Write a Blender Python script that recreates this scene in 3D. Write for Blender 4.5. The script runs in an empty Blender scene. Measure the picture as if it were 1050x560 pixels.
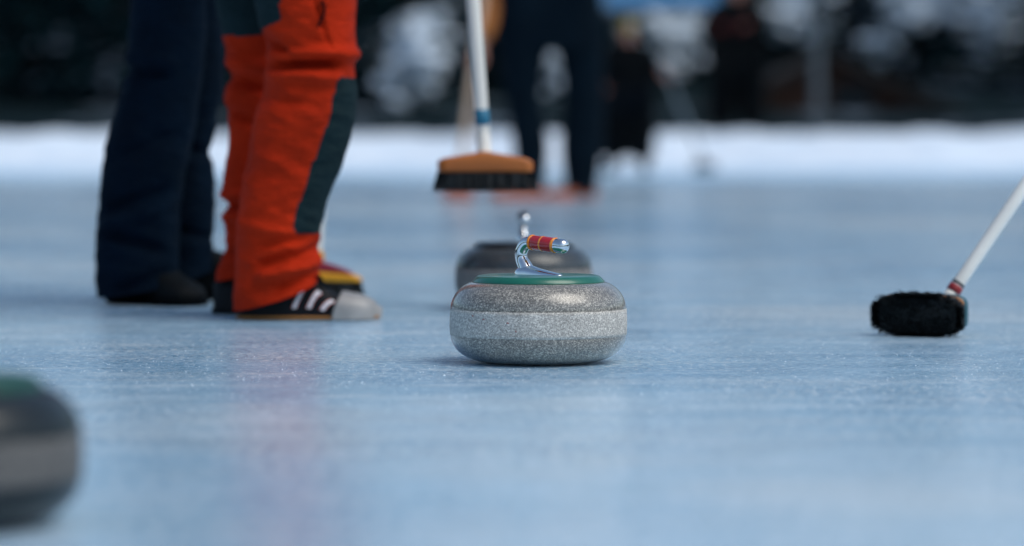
import bpy, math, random
from mathutils import Vector, Matrix, noise
random.seed(7)
R = math.radians
V = Vector
scene = bpy.context.scene
COL = scene.collection

# ------------------------------------------------------------------ camera
F_PX, CAM_H, PY_H = 3500.0, 0.367, 134.0      # measured in the photograph (1050 px wide)
PITCH = math.atan((280 - PY_H) / F_PX)
CP, SP = math.cos(PITCH), math.sin(PITCH)

def at(px, py, Y):
    """World point at depth Y that the photograph shows at (px, py)."""
    x = (px - 525) / F_PX
    u = -(py - 280) / F_PX
    d = V((x, CP + u * SP, -SP + u * CP))
    d *= Y / d.y
    return V((d.x, Y, CAM_H + d.z))

cam_d = bpy.data.cameras.new('camera')
cam = bpy.data.objects.new('camera', cam_d)
COL.objects.link(cam)
cam.location = (0, 0, CAM_H)
cam.rotation_euler = (math.pi / 2 - PITCH, 0, 0)
cam_d.sensor_width = 36
cam_d.lens = 36 * F_PX / 1050
cam_d.clip_start = 0.05
cam_d.clip_end = 2000
cam_d.dof.use_dof = True
cam_d.dof.focus_distance = 5.38
cam_d.dof.aperture_fstop = 2.35
cam_d.dof.aperture_blades = 0
scene.camera = cam

# ------------------------------------------------------------------ world and sun
SUN_DIR = V((0.52, -0.34, 0.86)).normalized()
SUN_EL = math.asin(SUN_DIR.z)
SUN_ROT = math.atan2(SUN_DIR.x, SUN_DIR.y)
w = bpy.data.worlds.new('World')
scene.world = w
w.use_nodes = True
nt = w.node_tree
bg = nt.nodes['Background']
sky = nt.nodes.new('ShaderNodeTexSky')
sky.sky_type = 'NISHITA'
sky.sun_disc = False
sky.sun_elevation = SUN_EL
sky.sun_rotation = SUN_ROT
sky.air_density = 1.0
sky.dust_density = 2.2
sky.ozone_density = 1.4
hz = nt.nodes.new('ShaderNodeMix')            # thin cloud veil: the blue sky slightly greyed and cooled
hz.data_type = 'RGBA'; hz.blend_type = 'MULTIPLY'
hz.inputs[0].default_value = 1.0
hz.inputs[7].default_value = (0.92, 1.00, 1.00, 1)
nt.links.new(sky.outputs[0], hz.inputs[6])
nt.links.new(hz.outputs[2], bg.inputs[0])
bg.inputs[1].default_value = 0.15
sl = bpy.data.lights.new('sun', 'SUN')
sl.energy = 1.35
sl.angle = R(42)
sl.color = (1.0, 0.95, 0.88)
so = bpy.data.objects.new('sun', sl)
COL.objects.link(so)
so.rotation_euler = SUN_DIR.to_track_quat('Z', 'Y').to_euler()
so.location = SUN_DIR * 30
scene.view_settings.view_transform = 'Standard'
scene.view_settings.look = 'None'
scene.view_settings.exposure = 0

# ------------------------------------------------------------------ materials
def mat(name, col, rough=0.6, var=0.15, scale=20, bump=0.0, bscale=200, metal=0.0, spec=0.5, coat=0.0, sheen=0.0, stretch=(1, 1, 1)):
    m = bpy.data.materials.new(name)
    m.use_nodes = True
    t = m.node_tree
    b = t.nodes['Principled BSDF']
    b.inputs['Roughness'].default_value = rough
    b.inputs['Metallic'].default_value = metal
    b.inputs['Specular IOR Level'].default_value = spec
    b.inputs['Coat Weight'].default_value = coat
    b.inputs['Coat Roughness'].default_value = 0.08
    b.inputs['Sheen Weight'].default_value = sheen
    tc = t.nodes.new('ShaderNodeTexCoord')
    mp = t.nodes.new('ShaderNodeMapping')
    mp.inputs['Scale'].default_value = stretch
    t.links.new(tc.outputs['Object'], mp.inputs[0])
    n = t.nodes.new('ShaderNodeTexNoise')
    n.inputs['Scale'].default_value = scale
    n.inputs['Detail'].default_value = 4
    t.links.new(mp.outputs[0], n.inputs['Vector'])
    r = t.nodes.new('ShaderNodeValToRGB')
    r.color_ramp.elements[0].position = 0.3
    r.color_ramp.elements[1].position = 0.7
    r.color_ramp.elements[0].color = tuple(c * (1 - var) for c in col) + (1,)
    r.color_ramp.elements[1].color = tuple(min(1, c * (1 + var)) for c in col) + (1,)
    t.links.new(n.outputs['Fac'], r.inputs[0])
    t.links.new(r.outputs[0], b.inputs['Base Color'])
    if bump:
        n2 = t.nodes.new('ShaderNodeTexNoise')
        n2.inputs['Scale'].default_value = bscale
        n2.inputs['Detail'].default_value = 3
        t.links.new(mp.outputs[0], n2.inputs['Vector'])
        bp = t.nodes.new('ShaderNodeBump')
        bp.inputs['Strength'].default_value = bump
        bp.inputs['Distance'].default_value = 0.004
        t.links.new(n2.outputs['Fac'], bp.inputs['Height'])
        t.links.new(bp.outputs[0], b.inputs['Normal'])
    return m

class Nodes:
    """small helper to write node graphs tersely"""
    def __init__(s, name):
        s.m = bpy.data.materials.new(name)
        s.m.use_nodes = True
        s.t = s.m.node_tree
        s.b = s.t.nodes['Principled BSDF']
        s.tc = s.t.nodes.new('ShaderNodeTexCoord')
    def link(s, a, b): s.t.links.new(a, b)
    def mapping(s, sc):
        mp = s.t.nodes.new('ShaderNodeMapping')
        mp.inputs['Scale'].default_value = sc
        s.link(s.tc.outputs['Object'], mp.inputs[0])
        return mp.outputs[0]
    def noise(s, vec, scale, detail=3, rough=0.5):
        n = s.t.nodes.new('ShaderNodeTexNoise')
        n.inputs['Scale'].default_value = scale
        n.inputs['Detail'].default_value = detail
        n.inputs['Roughness'].default_value = rough
        s.link(vec, n.inputs['Vector'])
        return n.outputs['Fac']
    def voronoi(s, vec, scale):
        n = s.t.nodes.new('ShaderNodeTexVoronoi')
        n.inputs['Scale'].default_value = scale
        s.link(vec, n.inputs['Vector'])
        return n.outputs['Color']
    def ramp(s, fac, stops, const=False):
        r = s.t.nodes.new('ShaderNodeValToRGB')
        if const: r.color_ramp.interpolation = 'CONSTANT'
        e = r.color_ramp.elements
        while len(e) < len(stops): e.new(0.5)
        for el, (p, c) in zip(e, stops):
            el.position = p
            el.color = (c, c, c, 1) if not isinstance(c, tuple) else c + (1,)
        s.link(fac, r.inputs[0])
        return r.outputs[0]
    def mix(s, fac, a, b, blend='MIX'):
        n = s.t.nodes.new('ShaderNodeMix')
        n.data_type = 'RGBA'
        n.blend_type = blend
        for i, v in ((0, fac), (6, a), (7, b)):
            if hasattr(v, 'links') or hasattr(v, 'is_output'): s.link(v, n.inputs[i])
            else: n.inputs[i].default_value = v if i == 0 else tuple(v) + (1,)
        return n.outputs[2]
    def math(s, op, a, b):
        n = s.t.nodes.new('ShaderNodeMath')
        n.operation = op
        for i, v in ((0, a), (1, b)):
            if hasattr(v, 'is_output'): s.link(v, n.inputs[i])
            else: n.inputs[i].default_value = v
        return n.outputs[0]
    def bump(s, h, strength, dist, prev=None):
        n = s.t.nodes.new('ShaderNodeBump')
        n.inputs['Strength'].default_value = strength
        n.inputs['Distance'].default_value = dist
        s.link(h, n.inputs['Height'])
        if prev is not None: s.link(prev, n.inputs['Normal'])
        return n.outputs[0]

def granite(name, lo, mid, hi, rough, coat, spec=0.5):
    k = Nodes(name)
    v = k.mapping((1, 1, 1))
    vo = k.voronoi(v, 600)
    sep = k.t.nodes.new('ShaderNodeSeparateColor')
    k.link(vo, sep.inputs[0])
    c1 = k.ramp(sep.outputs[0], [(0.0, lo), (0.34, lo), (0.5, mid), (0.78, mid), (0.92, hi)])
    n = k.noise(v, 900, 2)
    c2 = k.mix(k.ramp(n, [(0.35, 0.0), (0.65, 1.0)]), lo, hi)
    c = k.mix(0.34, c1, c2)
    big = k.noise(v, 26, 3)
    c = k.mix(0.6, c, k.ramp(big, [(0.3, 0.7), (0.7, 1.0)]), 'MULTIPLY')
    k.link(c, k.b.inputs['Base Color'])
    k.b.inputs['Roughness'].default_value = rough
    k.b.inputs['Specular IOR Level'].default_value = spec
    k.b.inputs['Coat Weight'].default_value = coat
    k.b.inputs['Coat Roughness'].default_value = 0.12
    k.link(k.bump(n, 0.25 if rough > 0.5 else 0.06, 0.002), k.b.inputs['Normal'])
    return k.m

def ice_material():
    k = Nodes('ice')
    flat = k.mapping((1, 1, 1))
    long = k.mapping((1.0, 0.35, 1))
    streak = k.mapping((0.5, 2.2, 1))
    big = k.noise(flat, 0.42, 6, 0.62)
    mid = k.noise(flat, 7, 5, 0.65)
    fine = k.noise(flat, 70, 5, 0.75)
    grit = k.noise(flat, 260, 3, 0.7)
    scr = k.noise(streak, 5, 6, 0.75)
    patch = k.ramp(k.noise(k.mapping((0.8, 0.8, 1)), 1.5, 4, 0.6), [(0.38, 0.12), (0.60, 0.9)])
    base = k.ramp(big, [(0.36, (0.17, 0.44, 0.70)), (0.5, (0.42, 0.69, 0.90)), (0.62, (0.72, 0.88, 0.98))])
    frost = k.ramp(mid, [(0.38, 0.0), (0.68, 1.0)])
    base = k.mix(k.math('MULTIPLY', frost, 0.4), base, (0.60, 0.77, 0.90))
    base = k.mix(k.math('MULTIPLY', k.ramp(scr, [(0.54, 0.0), (0.74, 1.0)]), 0.25), base, (0.16, 0.40, 0.60))
    base = k.mix(k.math('MULTIPLY', k.ramp(fine, [(0.53, 0.0), (0.60, 1.0)]), patch), base, (0.92, 0.95, 0.97))
    base = k.mix(k.math('MULTIPLY', k.ramp(fine, [(0.40, 1.0), (0.47, 0.0)]), k.math('MULTIPLY', patch, 0.8)), base, (0.07, 0.22, 0.38))
    base = k.mix(k.math('MULTIPLY', k.ramp(grit, [(0.58, 0.0), (0.66, 1.0)]), 0.8), base, (0.97, 0.98, 1.0))
    # scrape lines left by stones and brooms, and clear wet patches between the frosted ones
    ln = k.noise(k.mapping((0.22, 2.6, 1)), 1.7, 3, 0.55)
    lines = k.ramp(ln, [(0.478, 0.0), (0.497, 1.0), (0.503, 1.0), (0.522, 0.0)])
    base = k.mix(k.math('MULTIPLY', lines, k.math('MULTIPLY', k.ramp(mid, [(0.35, 0.1), (0.65, 1.0)]), 0.55)), base, (0.82, 0.92, 0.98))
    ln2 = k.noise(k.mapping((0.3, 1.7, 1)), 2.3, 4, 0.6)
    base = k.mix(k.math('MULTIPLY', k.ramp(ln2, [(0.56, 0.0), (0.68, 1.0)]), 0.22), base, (0.15, 0.36, 0.55))
    # wind-blown snow thickens towards the far bank
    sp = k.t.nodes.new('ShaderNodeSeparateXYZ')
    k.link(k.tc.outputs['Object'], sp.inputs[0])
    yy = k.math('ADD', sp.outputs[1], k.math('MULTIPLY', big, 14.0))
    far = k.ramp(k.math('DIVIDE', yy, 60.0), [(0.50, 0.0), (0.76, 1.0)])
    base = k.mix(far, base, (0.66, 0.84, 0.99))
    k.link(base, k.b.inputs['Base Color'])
    rough = k.ramp(mid, [(0.3, 0.07), (0.7, 0.17)])
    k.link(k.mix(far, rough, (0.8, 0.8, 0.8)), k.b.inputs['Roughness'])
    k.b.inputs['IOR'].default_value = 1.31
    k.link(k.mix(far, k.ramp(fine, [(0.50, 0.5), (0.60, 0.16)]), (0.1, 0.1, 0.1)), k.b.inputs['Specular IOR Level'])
    b1 = k.bump(mid, 0.03, 0.02)
    b2 = k.bump(fine, 0.14, 0.004, b1)
    b3 = k.bump(grit, 0.12, 0.002, b2)
    k.link(b3, k.b.inputs['Normal'])
    return k.m

def snow_material(name='snow', c0=(0.68, 0.79, 0.90), c1=(0.84, 0.90, 0.96), sc=3):
    k = Nodes(name)
    v = k.mapping((1, 1, 1))
    n = k.noise(v, sc, 5)
    g = k.noise(v, 40, 4)
    k.link(k.mix(k.ramp(n, [(0.3, 0.0), (0.7, 1.0)]), c0, c1), k.b.inputs['Base Color'])
    k.b.inputs['Roughness'].default_value = 0.85
    k.link(k.bump(g, 0.3, 0.02), k.b.inputs['Normal'])
    return k.m

def hill_material():
    k = Nodes('forest_floor')
    v = k.mapping((1, 1, 1))
    n = k.noise(v, 0.55, 5, 0.6)
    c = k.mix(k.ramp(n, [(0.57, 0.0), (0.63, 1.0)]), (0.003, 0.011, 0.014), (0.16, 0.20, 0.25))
    k.link(c, k.b.inputs['Base Color'])
    k.b.inputs['Roughness'].default_value = 0.95
    k.b.inputs['Specular IOR Level'].default_value = 0.1
    return k.m

def cloth(name, col, var=0.2, weave=0.12, sheen=0.15):
    k = Nodes(name)
    v = k.mapping((1, 1, 1))
    n = k.noise(v, 9, 5, 0.6)
    wv = k.noise(k.mapping((1, 1, 2.5)), 420, 2)
    ww = k.noise(k.mapping((1, 1, 2.2)), 26, 4, 0.6)
    lo = tuple(c * (1 - var) for c in col); hi = tuple(min(1, c * (1 + var)) for c in col)
    k.link(k.mix(k.ramp(n, [(0.3, 0.0), (0.7, 1.0)]), lo, hi), k.b.inputs['Base Color'])
    k.b.inputs['Roughness'].default_value = 0.85
    k.b.inputs['Specular IOR Level'].default_value = 0.12 if max(col) > 0.02 else 0.06
    k.b.inputs['Sheen Weight'].default_value = sheen * 0.3
    k.b.inputs['Sheen Tint'].default_value = tuple(min(1, c * 1.6 + 0.02) for c in col) + (1,)
    k.link(k.bump(wv, weave, 0.002, k.bump(ww, 0.6, 0.02)), k.b.inputs['Normal'])
    return k.m

M = {}
M['ice'] = ice_material()
M['snow'] = snow_material()
M['crumb'] = snow_material('frost_crystal', (0.75, 0.82, 0.9), (0.9, 0.94, 0.98), 60)
M['hill'] = hill_material()
M['shade_snow'] = snow_material('shade_painted_snow', (0.16, 0.20, 0.26), (0.34, 0.40, 0.48))  # darker copy of the snow, with shade put into its colour
M['granite'] = granite('polished_granite', (0.040, 0.037, 0.033), (0.235, 0.215, 0.185), (0.66, 0.59, 0.49), 0.30, 0.8)
M['granite_dark'] = granite('dark_polished_granite', (0.003, 0.007, 0.009), (0.009, 0.015, 0.018), (0.04, 0.047, 0.05), 0.32, 0.12, 0.25)
M['granite_mid'] = granite('grey_polished_granite', (0.008, 0.012, 0.014), (0.034, 0.042, 0.047), (0.13, 0.14, 0.145), 0.30, 0.3, 0.35)
M['band_mid'] = granite('grey_granite_band', (0.09, 0.083, 0.078), (0.22, 0.20, 0.185), (0.40, 0.37, 0.345), 0.8, 0.0)
M['band'] = granite('ground_granite_band', (0.27, 0.25, 0.225), (0.56, 0.52, 0.465), (0.95, 0.89, 0.80), 0.8, 0.0)
M['band_dark'] = granite('worn_granite_band', (0.05, 0.047, 0.045), (0.12, 0.112, 0.106), (0.25, 0.235, 0.22), 0.8, 0.0)
M['green'] = mat('green_plastic', (0.007, 0.135, 0.085), 0.30, 0.06, 30, 0.03, 60, coat=0.3)
M['green_dark'] = mat('dark_green_plastic', (0.004, 0.060, 0.036), 0.4, 0.06, 30)
M['black_disc'] = mat('black_plastic', (0.012, 0.014, 0.016), 0.35, 0.1, 30)
M['chrome'] = mat('chrome', (0.74, 0.75, 0.76), 0.06, 0.04, 40, 0.02, 90, metal=1.0)
M['red_grip'] = mat('red_grip', (0.50, 0.011, 0.016), 0.22, 0.15, 120, coat=0.6)
M['amber'] = mat('amber_ring', (0.85, 0.24, 0.015), 0.25, 0.1, 80, coat=0.5)
M['orange'] = cloth('orange_cloth', (0.40, 0.019, 0.002))
M['teal'] = cloth('slate_teal_cloth', (0.007, 0.019, 0.022))
M['navy'] = cloth('navy_cloth', (0.0016, 0.007, 0.0155), 0.3, sheen=0.02)
M['navy2'] = cloth('faded_navy_cloth', (0.0015, 0.006, 0.011), 0.3, sheen=0.0)
M['tan'] = cloth('tan_cloth', (0.42, 0.15, 0.045))
M['blackcloth'] = cloth('black_cloth', (0.0012, 0.0022, 0.003), 0.3, sheen=0.0)
M['darkblue'] = cloth('dark_blue_cloth', (0.001, 0.0025, 0.0045), 0.3, sheen=0.0)
M['knit'] = mat('mustard_knit', (0.27, 0.22, 0.09), 0.95, 0.35, 14, 0.6, 50, stretch=(1, 1, 3))
M['skin'] = mat('skin', (0.50, 0.22, 0.16), 0.5, 0.08, 20, 0.05, 150)
M['maroon'] = cloth('dark_red_wool', (0.085, 0.018, 0.018))
M['eye'] = mat('eye_white', (0.7, 0.7, 0.68), 0.2, 0.03, 20)
M['hair'] = mat('brown_hair', (0.03, 0.018, 0.012), 0.5, 0.4, 60, 0.4, 120, stretch=(1, 1, 0.1))
M['shoe_black'] = mat('black_leather', (0.004, 0.0045, 0.006), 0.6, 0.25, 40, 0.2, 300, spec=0.2)
M['boot'] = mat('dark_boot_leather', (0.002, 0.0035, 0.0045), 0.7, 0.25, 40, 0.2, 200, spec=0.15)
M['gum'] = mat('gum_sole', (0.34, 0.14, 0.03), 0.6, 0.12, 30)
M['white_stripe'] = mat('white_leather', (0.78, 0.74, 0.74), 0.5, 0.06, 60, 0.1, 300)
M['pink_edge'] = mat('red_stitching', (0.6, 0.08, 0.06), 0.6, 0.1, 60)
M['slider'] = mat('grey_rubber_slider', (0.30, 0.285, 0.27), 0.5, 0.2, 25, 0.1, 120, coat=0.2)
M['orange_shoe'] = mat('orange_rubber', (0.42, 0.085, 0.022), 0.5, 0.12, 30)
M['white_paint'] = mat('white_painted_shaft', (0.82, 0.77, 0.69), 0.35, 0.12, 9, 0.05, 60, coat=0.2, stretch=(1, 1, 0.3))
M['blue_tape'] = mat('blue_tape', (0.015, 0.15, 0.25), 0.5, 0.1, 60)
M['red_tape'] = mat('red_tape', (0.26, 0.010, 0.012), 0.45, 0.1, 60)
M['orange_wood'] = mat('orange_varnished_wood', (0.44, 0.125, 0.018), 0.4, 0.3, 25, 0.1, 90, stretch=(0.2, 1, 1))
M['wood_edge'] = mat('bare_wood_edge', (0.45, 0.17, 0.04), 0.55, 0.2, 40)
M['teal_paint'] = mat('teal_painted_block', (0.012, 0.085, 0.11), 0.4, 0.15, 30, coat=0.2)
M['burgundy'] = mat('burgundy_paint', (0.26, 0.008, 0.03), 0.4, 0.2, 40)
M['yellow'] = mat('yellow_paint', (0.75, 0.33, 0.008), 0.45, 0.12, 40)
M['bristle'] = mat('black_bristle', (0.0045, 0.007, 0.008), 0.55, 0.5, 90)
M['bristle_tip'] = mat('paler_bristle', (0.010, 0.018, 0.020), 0.6, 0.6, 160)
M['pale_wood'] = mat('pale_wood_shaft', (0.58, 0.40, 0.28), 0.5, 0.15, 12, stretch=(1, 1, 0.2))
M['needle'] = mat('spruce_needles', (0.0040, 0.0260, 0.0330), 0.8, 0.7, 2.5, spec=0.1)
M['bark'] = mat('spruce_bark', (0.015, 0.013, 0.012), 0.9, 0.4, 6, 0.5, 20, stretch=(1, 1, 0.25))
M['pole_light'] = mat('grey_metal_shaft', (0.16, 0.20, 0.23), 0.5, 0.1, 10)
M['pole'] = mat('weathered_grey_post', (0.055, 0.07, 0.08), 0.8, 0.25, 4, 0.3, 20)
M['blue_board'] = mat('sky_blue_board', (0.06, 0.21, 0.40), 0.5, 0.06, 3)
M['metal_grey'] = mat('grey_metal', (0.2, 0.22, 0.24), 0.4, 0.1, 20, metal=0.8)
M['brown_wood'] = mat('dark_brown_timber', (0.050, 0.019, 0.010), 0.85, 0.4, 3, 0.4, 12, stretch=(0.3, 1, 4))
M['roof'] = mat('dark_shingle_roof', (0.012, 0.011, 0.012), 0.9, 0.4, 8, 0.4, 10)
M['window'] = mat('dark_window_glass', (0.01, 0.015, 0.02), 0.1, 0.2, 2)

# ------------------------------------------------------------------ mesh helpers
class MB:
    def __init__(s): s.v, s.f = [], []
    def add(s, verts, faces):
        o = len(s.v)
        s.v += [V(p) for p in verts]
        s.f += [tuple(i + o for i in f) for f in faces]
    def rings(s, rings, cap0=True, cap1=True, closed=True):
        n = len(rings[0]); faces = []
        for i in range(len(rings) - 1):
            for j in range(n if closed else n - 1):
                a, b = i * n + j, i * n + (j + 1) % n
                faces.append((a, b, b + n, a + n))
        if cap0: faces.append(tuple(range(n))[::-1])
        if cap1: faces.append(tuple(range((len(rings) - 1) * n, len(rings) * n)))
        s.add([p for r in rings for p in r], faces)
    def tube(s, pts, rads, n=16, caps=True, flat=1.0):
        pts = [V(p) for p in pts]
        if not hasattr(rads, '__len__'): rads = [rads] * len(pts)
        rings = []; prev = None
        for i, p in enumerate(pts):
            t = (pts[min(i + 1, len(pts) - 1)] - pts[max(i - 1, 0)]).normalized()
            if prev is None:
                ref = V((0, 0, 1)) if abs(t.z) < 0.9 else V((1, 0, 0))
                u = t.cross(ref).normalized()
            else:
                u = (prev - t * prev.dot(t)).normalized()
            prev = u
            w_ = t.cross(u)
            r = rads[i]
            rings.append([p + (u * math.cos(2 * math.pi * k / n) + w_ * math.sin(2 * math.pi * k / n) * flat) * r for k in range(n)])
        s.rings(rings, caps, caps)
    def lathe(s, prof, n=96, origin=(0, 0, 0), cap0=False, cap1=False):
        o = V(origin)
        s.rings([[o + V((r * math.cos(2 * math.pi * k / n), r * math.sin(2 * math.pi * k / n), z)) for k in range(n)] for r, z in prof], cap0, cap1)
    def ball(s, c, r, n=12, sx=1, sy=1, sz=1, basis=None):
        c = V(c); rings = []
        for i in range(n + 1):
            a = -math.pi / 2 + math.pi * i / n
            a = max(-1.565, min(1.565, a))
            ring = []
            for k in range(2 * n):
                b = math.pi * k / n
                p = V((math.cos(a) * math.cos(b) * sx, math.cos(a) * math.sin(b) * sy, math.sin(a) * sz)) * r
                ring.append(c + (basis @ p if basis else p))
            rings.append(ring)
        s.rings(rings)
    def box(s, c, h, basis=None):
        c = V(c); pts = []
        for z in (-1, 1):
            for x, y in ((-1, -1), (1, -1), (1, 1), (-1, 1)):
                p = V((x * h[0], y * h[1], z * h[2]))
                pts.append(c + (basis @ p if basis else p))
        s.add(pts, [(3, 2, 1, 0), (4, 5, 6, 7), (0, 1, 5, 4), (1, 2, 6, 5), (2, 3, 7, 6), (3, 0, 4, 7)])
    def build(s, name, m, parent=None, smooth=True, bevel=0.0, label=None):
        off = V(parent_loc(parent)) if parent else V((0, 0, 0))
        me = bpy.data.meshes.new(name)
        me.from_pydata([tuple(p - off) for p in s.v], [], s.f)
        me.materials.append(m)
        me.validate(); me.update()
        if smooth: me.shade_smooth() if hasattr(me, 'shade_smooth') else [setattr(p, 'use_smooth', True) for p in me.polygons]
        o = bpy.data.objects.new(name, me)
        COL.objects.link(o)
        if parent: o.parent = parent
        if bevel:
            b = o.modifiers.new('bevel', 'BEVEL'); b.width = bevel; b.segments = 3; b.limit_method = 'ANGLE'; b.angle_limit = R(35)
            b.harden_normals = True
        if label: o['label'] = label
        return o

def parent_loc(p):
    l = V((0, 0, 0))
    while p: l = l + V(p.location); p = p.parent
    return l

def thing(name, loc, label, cat, group=None):
    o = bpy.data.objects.new(name, None)
    o.empty_display_size = 0.1
    COL.objects.link(o)
    o.location = loc
    o['label'] = label; o['category'] = cat
    if group: o['group'] = group
    return o

def interp(tab, x):
    """smooth interpolation of rows (x, a, b, ...)"""
    if x <= tab[0][0]: return tab[0][1:]
    if x >= tab[-1][0]: return tab[-1][1:]
    for i in range(len(tab) - 1):
        if tab[i][0] <= x <= tab[i + 1][0]:
            p0 = tab[max(i - 1, 0)]; p1 = tab[i]; p2 = tab[i + 1]; p3 = tab[min(i + 2, len(tab) - 1)]
            h = p2[0] - p1[0]; t = (x - p1[0]) / h
            out = []
            for k in range(1, len(p1)):
                m1 = (p2[k] - p0[k]) / (p2[0] - p0[0]) * h
                m2 = (p3[k] - p1[k]) / (p3[0] - p1[0]) * h
                out.append((2*t**3-3*t**2+1)*p1[k] + (t**3-2*t**2+t)*m1 + (-2*t**3+3*t**2)*p2[k] + (t**3-t**2)*m2)
            return out

def sstep(a, b, x):
    t = max(0, min(1, (x - a) / (b - a))); return t * t * (3 - 2 * t)

def skin_mesh(nodes, edges, sub=2):
    """continuous surface grown round a skeleton; returns (verts, faces)"""
    me = bpy.data.meshes.new('tmp')
    me.from_pydata([n[:3] for n in nodes], edges, [])
    o = bpy.data.objects.new('tmp', me)
    COL.objects.link(o)
    o.modifiers.new('s', 'SKIN').use_smooth_shade = True
    for i, n in enumerate(nodes):
        sv = me.skin_vertices[0].data[i]
        sv.radius = (n[3], n[4] if len(n) > 4 else n[3]); sv.use_root = (i == 0)
    sd = o.modifiers.new('d', 'SUBSURF'); sd.levels = sub; sd.render_levels = sub
    dg = bpy.context.evaluated_depsgraph_get()
    e = o.evaluated_get(dg).to_mesh()
    vs = [tuple(v.co) for v in e.vertices]; fs = [tuple(p.vertices) for p in e.polygons]
    o.evaluated_get(dg).to_mesh_clear()
    bpy.data.objects.remove(o); bpy.data.meshes.remove(me)
    return vs, fs

# ------------------------------------------------------------------ setting: ice, bank, hillside
def fbm(x, y, s, o=4): return noise.fractal(V((x * s, y * s, 3.1)), 1.0, 2.0, o)

b = MB(); b.add([(-150, -40, 0), (150, -40, 0), (150, 33.8, 0), (-150, 33.8, 0)], [(0, 1, 2, 3)])
ice = b.build('ice', M['ice'], smooth=False); ice['kind'] = 'structure'

def ground_z(x, y):
    """far bank, the packed snow behind it and the wooded slope beyond"""
    crest = 0.345 + 0.045 * fbm(x, 0, 0.9) + 0.06 * fbm(x + 9, 0, 0.22)
    # the bank sags where people climb over it
    px = 525 + x * F_PX / 36
    crest -= 0.10 * math.exp(-((px - 425) / 45) ** 2) + 0.06 * math.exp(-((px - 125) / 25) ** 2)
    yy = y + 0.8 * fbm(x, y, 0.5) - 0.45
    if yy < 36: z = crest * sstep(32.6, 36, yy) ** 1.15
    else: z = crest + (0.28 - crest) * sstep(36, 38, yy)
    if y > 46: z += (y - 46) * 0.09 + max(0, y - 60) * 0.02
    return z - 0.02 * (y < 33.2) + 0.05 * fbm(x, y, 1.4) * sstep(33.5, 35, y)

def ground_mesh(name, m, xs, ys):
    b = MB(); n = len(xs)
    b.add([(x, y, ground_z(x, y)) for y in ys for x in xs],
          [(j*n+i, j*n+i+1, (j+1)*n+i+1, (j+1)*n+i) for j in range(len(ys)-1) for i in range(n-1)])
    o = b.build(name, m); o['kind'] = 'structure'; return o
bank = ground_mesh('snow_bank', M['snow'], [-26 + 0.2 * i for i in range(261)], [32.4 + 0.16 * i for i in range(89)])
hill = ground_mesh('forest_hillside', M['hill'], [-160 + 2.0 * i for i in range(161)], [46.0 + 1.6 * i for i in range(70)])
hill.location.z = 0.004
# snowfield either side of the rink, out to the horizon
b = MB(); b.add([(-900, -600, -0.05), (900, -600, -0.05), (900, 900, -0.05), (-900, 900, -0.05)], [(0, 1, 2, 3)])
sf = b.build('snow_field', M['snow'], smooth=False); sf['kind'] = 'structure'

# unseen wooded ridge added round the rink's other sides to darken reflections
b = MB(); rr = random.Random(9); lo_, hi_ = [], []
for i in range(361):
    a = R(205 + 310 * i / 360 - 50 * 0) if False else R(140 + 260 * i / 360)
    q = 62 + 8 * noise.noise(V((i * .05, 0, 0)))
    cx_, cy_ = q * math.cos(a), 10 + q * math.sin(a)
    lo_.append((cx_, cy_, -.04)); hi_.append((cx_ * 1.05, cy_ * 1.05, 5.5 + 2.5 * noise.noise(V((i * .06, 3, 0))) + rr.uniform(0, 2.6) * (i % 2)))
b.rings([lo_, hi_], False, False, closed=False)
rg = b.build('added_forest_ridge', M['hill'], smooth=False); rg['kind'] = 'structure'

# frost crystals and scraped crumbs on the ice
b = MB(); rnd = random.Random(3)
for i in range(36000):
    y = 3.0 + 9.0 * rnd.random() ** 1.25
    x = (rnd.random() * 2 - 1) * (0.17 * y + 0.15)
    if noise.noise(V((x * 2.2, y * 1.6, 0))) + 0.35 * noise.noise(V((x * 9, y * 7, 4))) < rnd.uniform(-0.5, 0.35): continue
    s = 0.0004 + 0.0009 * rnd.random() ** 3
    a = rnd.random() * 6.28
    pts = [(x + s * k * math.cos(a + j * 2.1), y + s * k * 1.3 * math.sin(a + j * 2.1), 0.0) for j, k in ((0, 1), (1, .8), (2, 1.1))]
    b.add(pts + [(x, y, s * rnd.uniform(0.5, 1.0))], [(0, 1, 3), (1, 2, 3), (2, 0, 3)])
fc = b.build('frost_crystals', M['crumb'], smooth=False); fc['kind'] = 'stuff'
fc['label'] = 'fine frost crystals and scraped crumbs scattered over the ice'; fc['category'] = 'frost'

# ------------------------------------------------------------------ curling stones
def superprof(r0, z0, r1, z1, p, n, upper):
    """rounded shoulder between (r0,z0) on the flat and (r1,z1) on the band"""
    out = []
    for i in range(n + 1):
        a = math.pi / 2 * i / n
        c, s = math.cos(a) ** (2 / p), math.sin(a) ** (2 / p)
        out.append((r0 + (r1 - r0) * s, z1 + (z0 - z1) * c))
    return out

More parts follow.
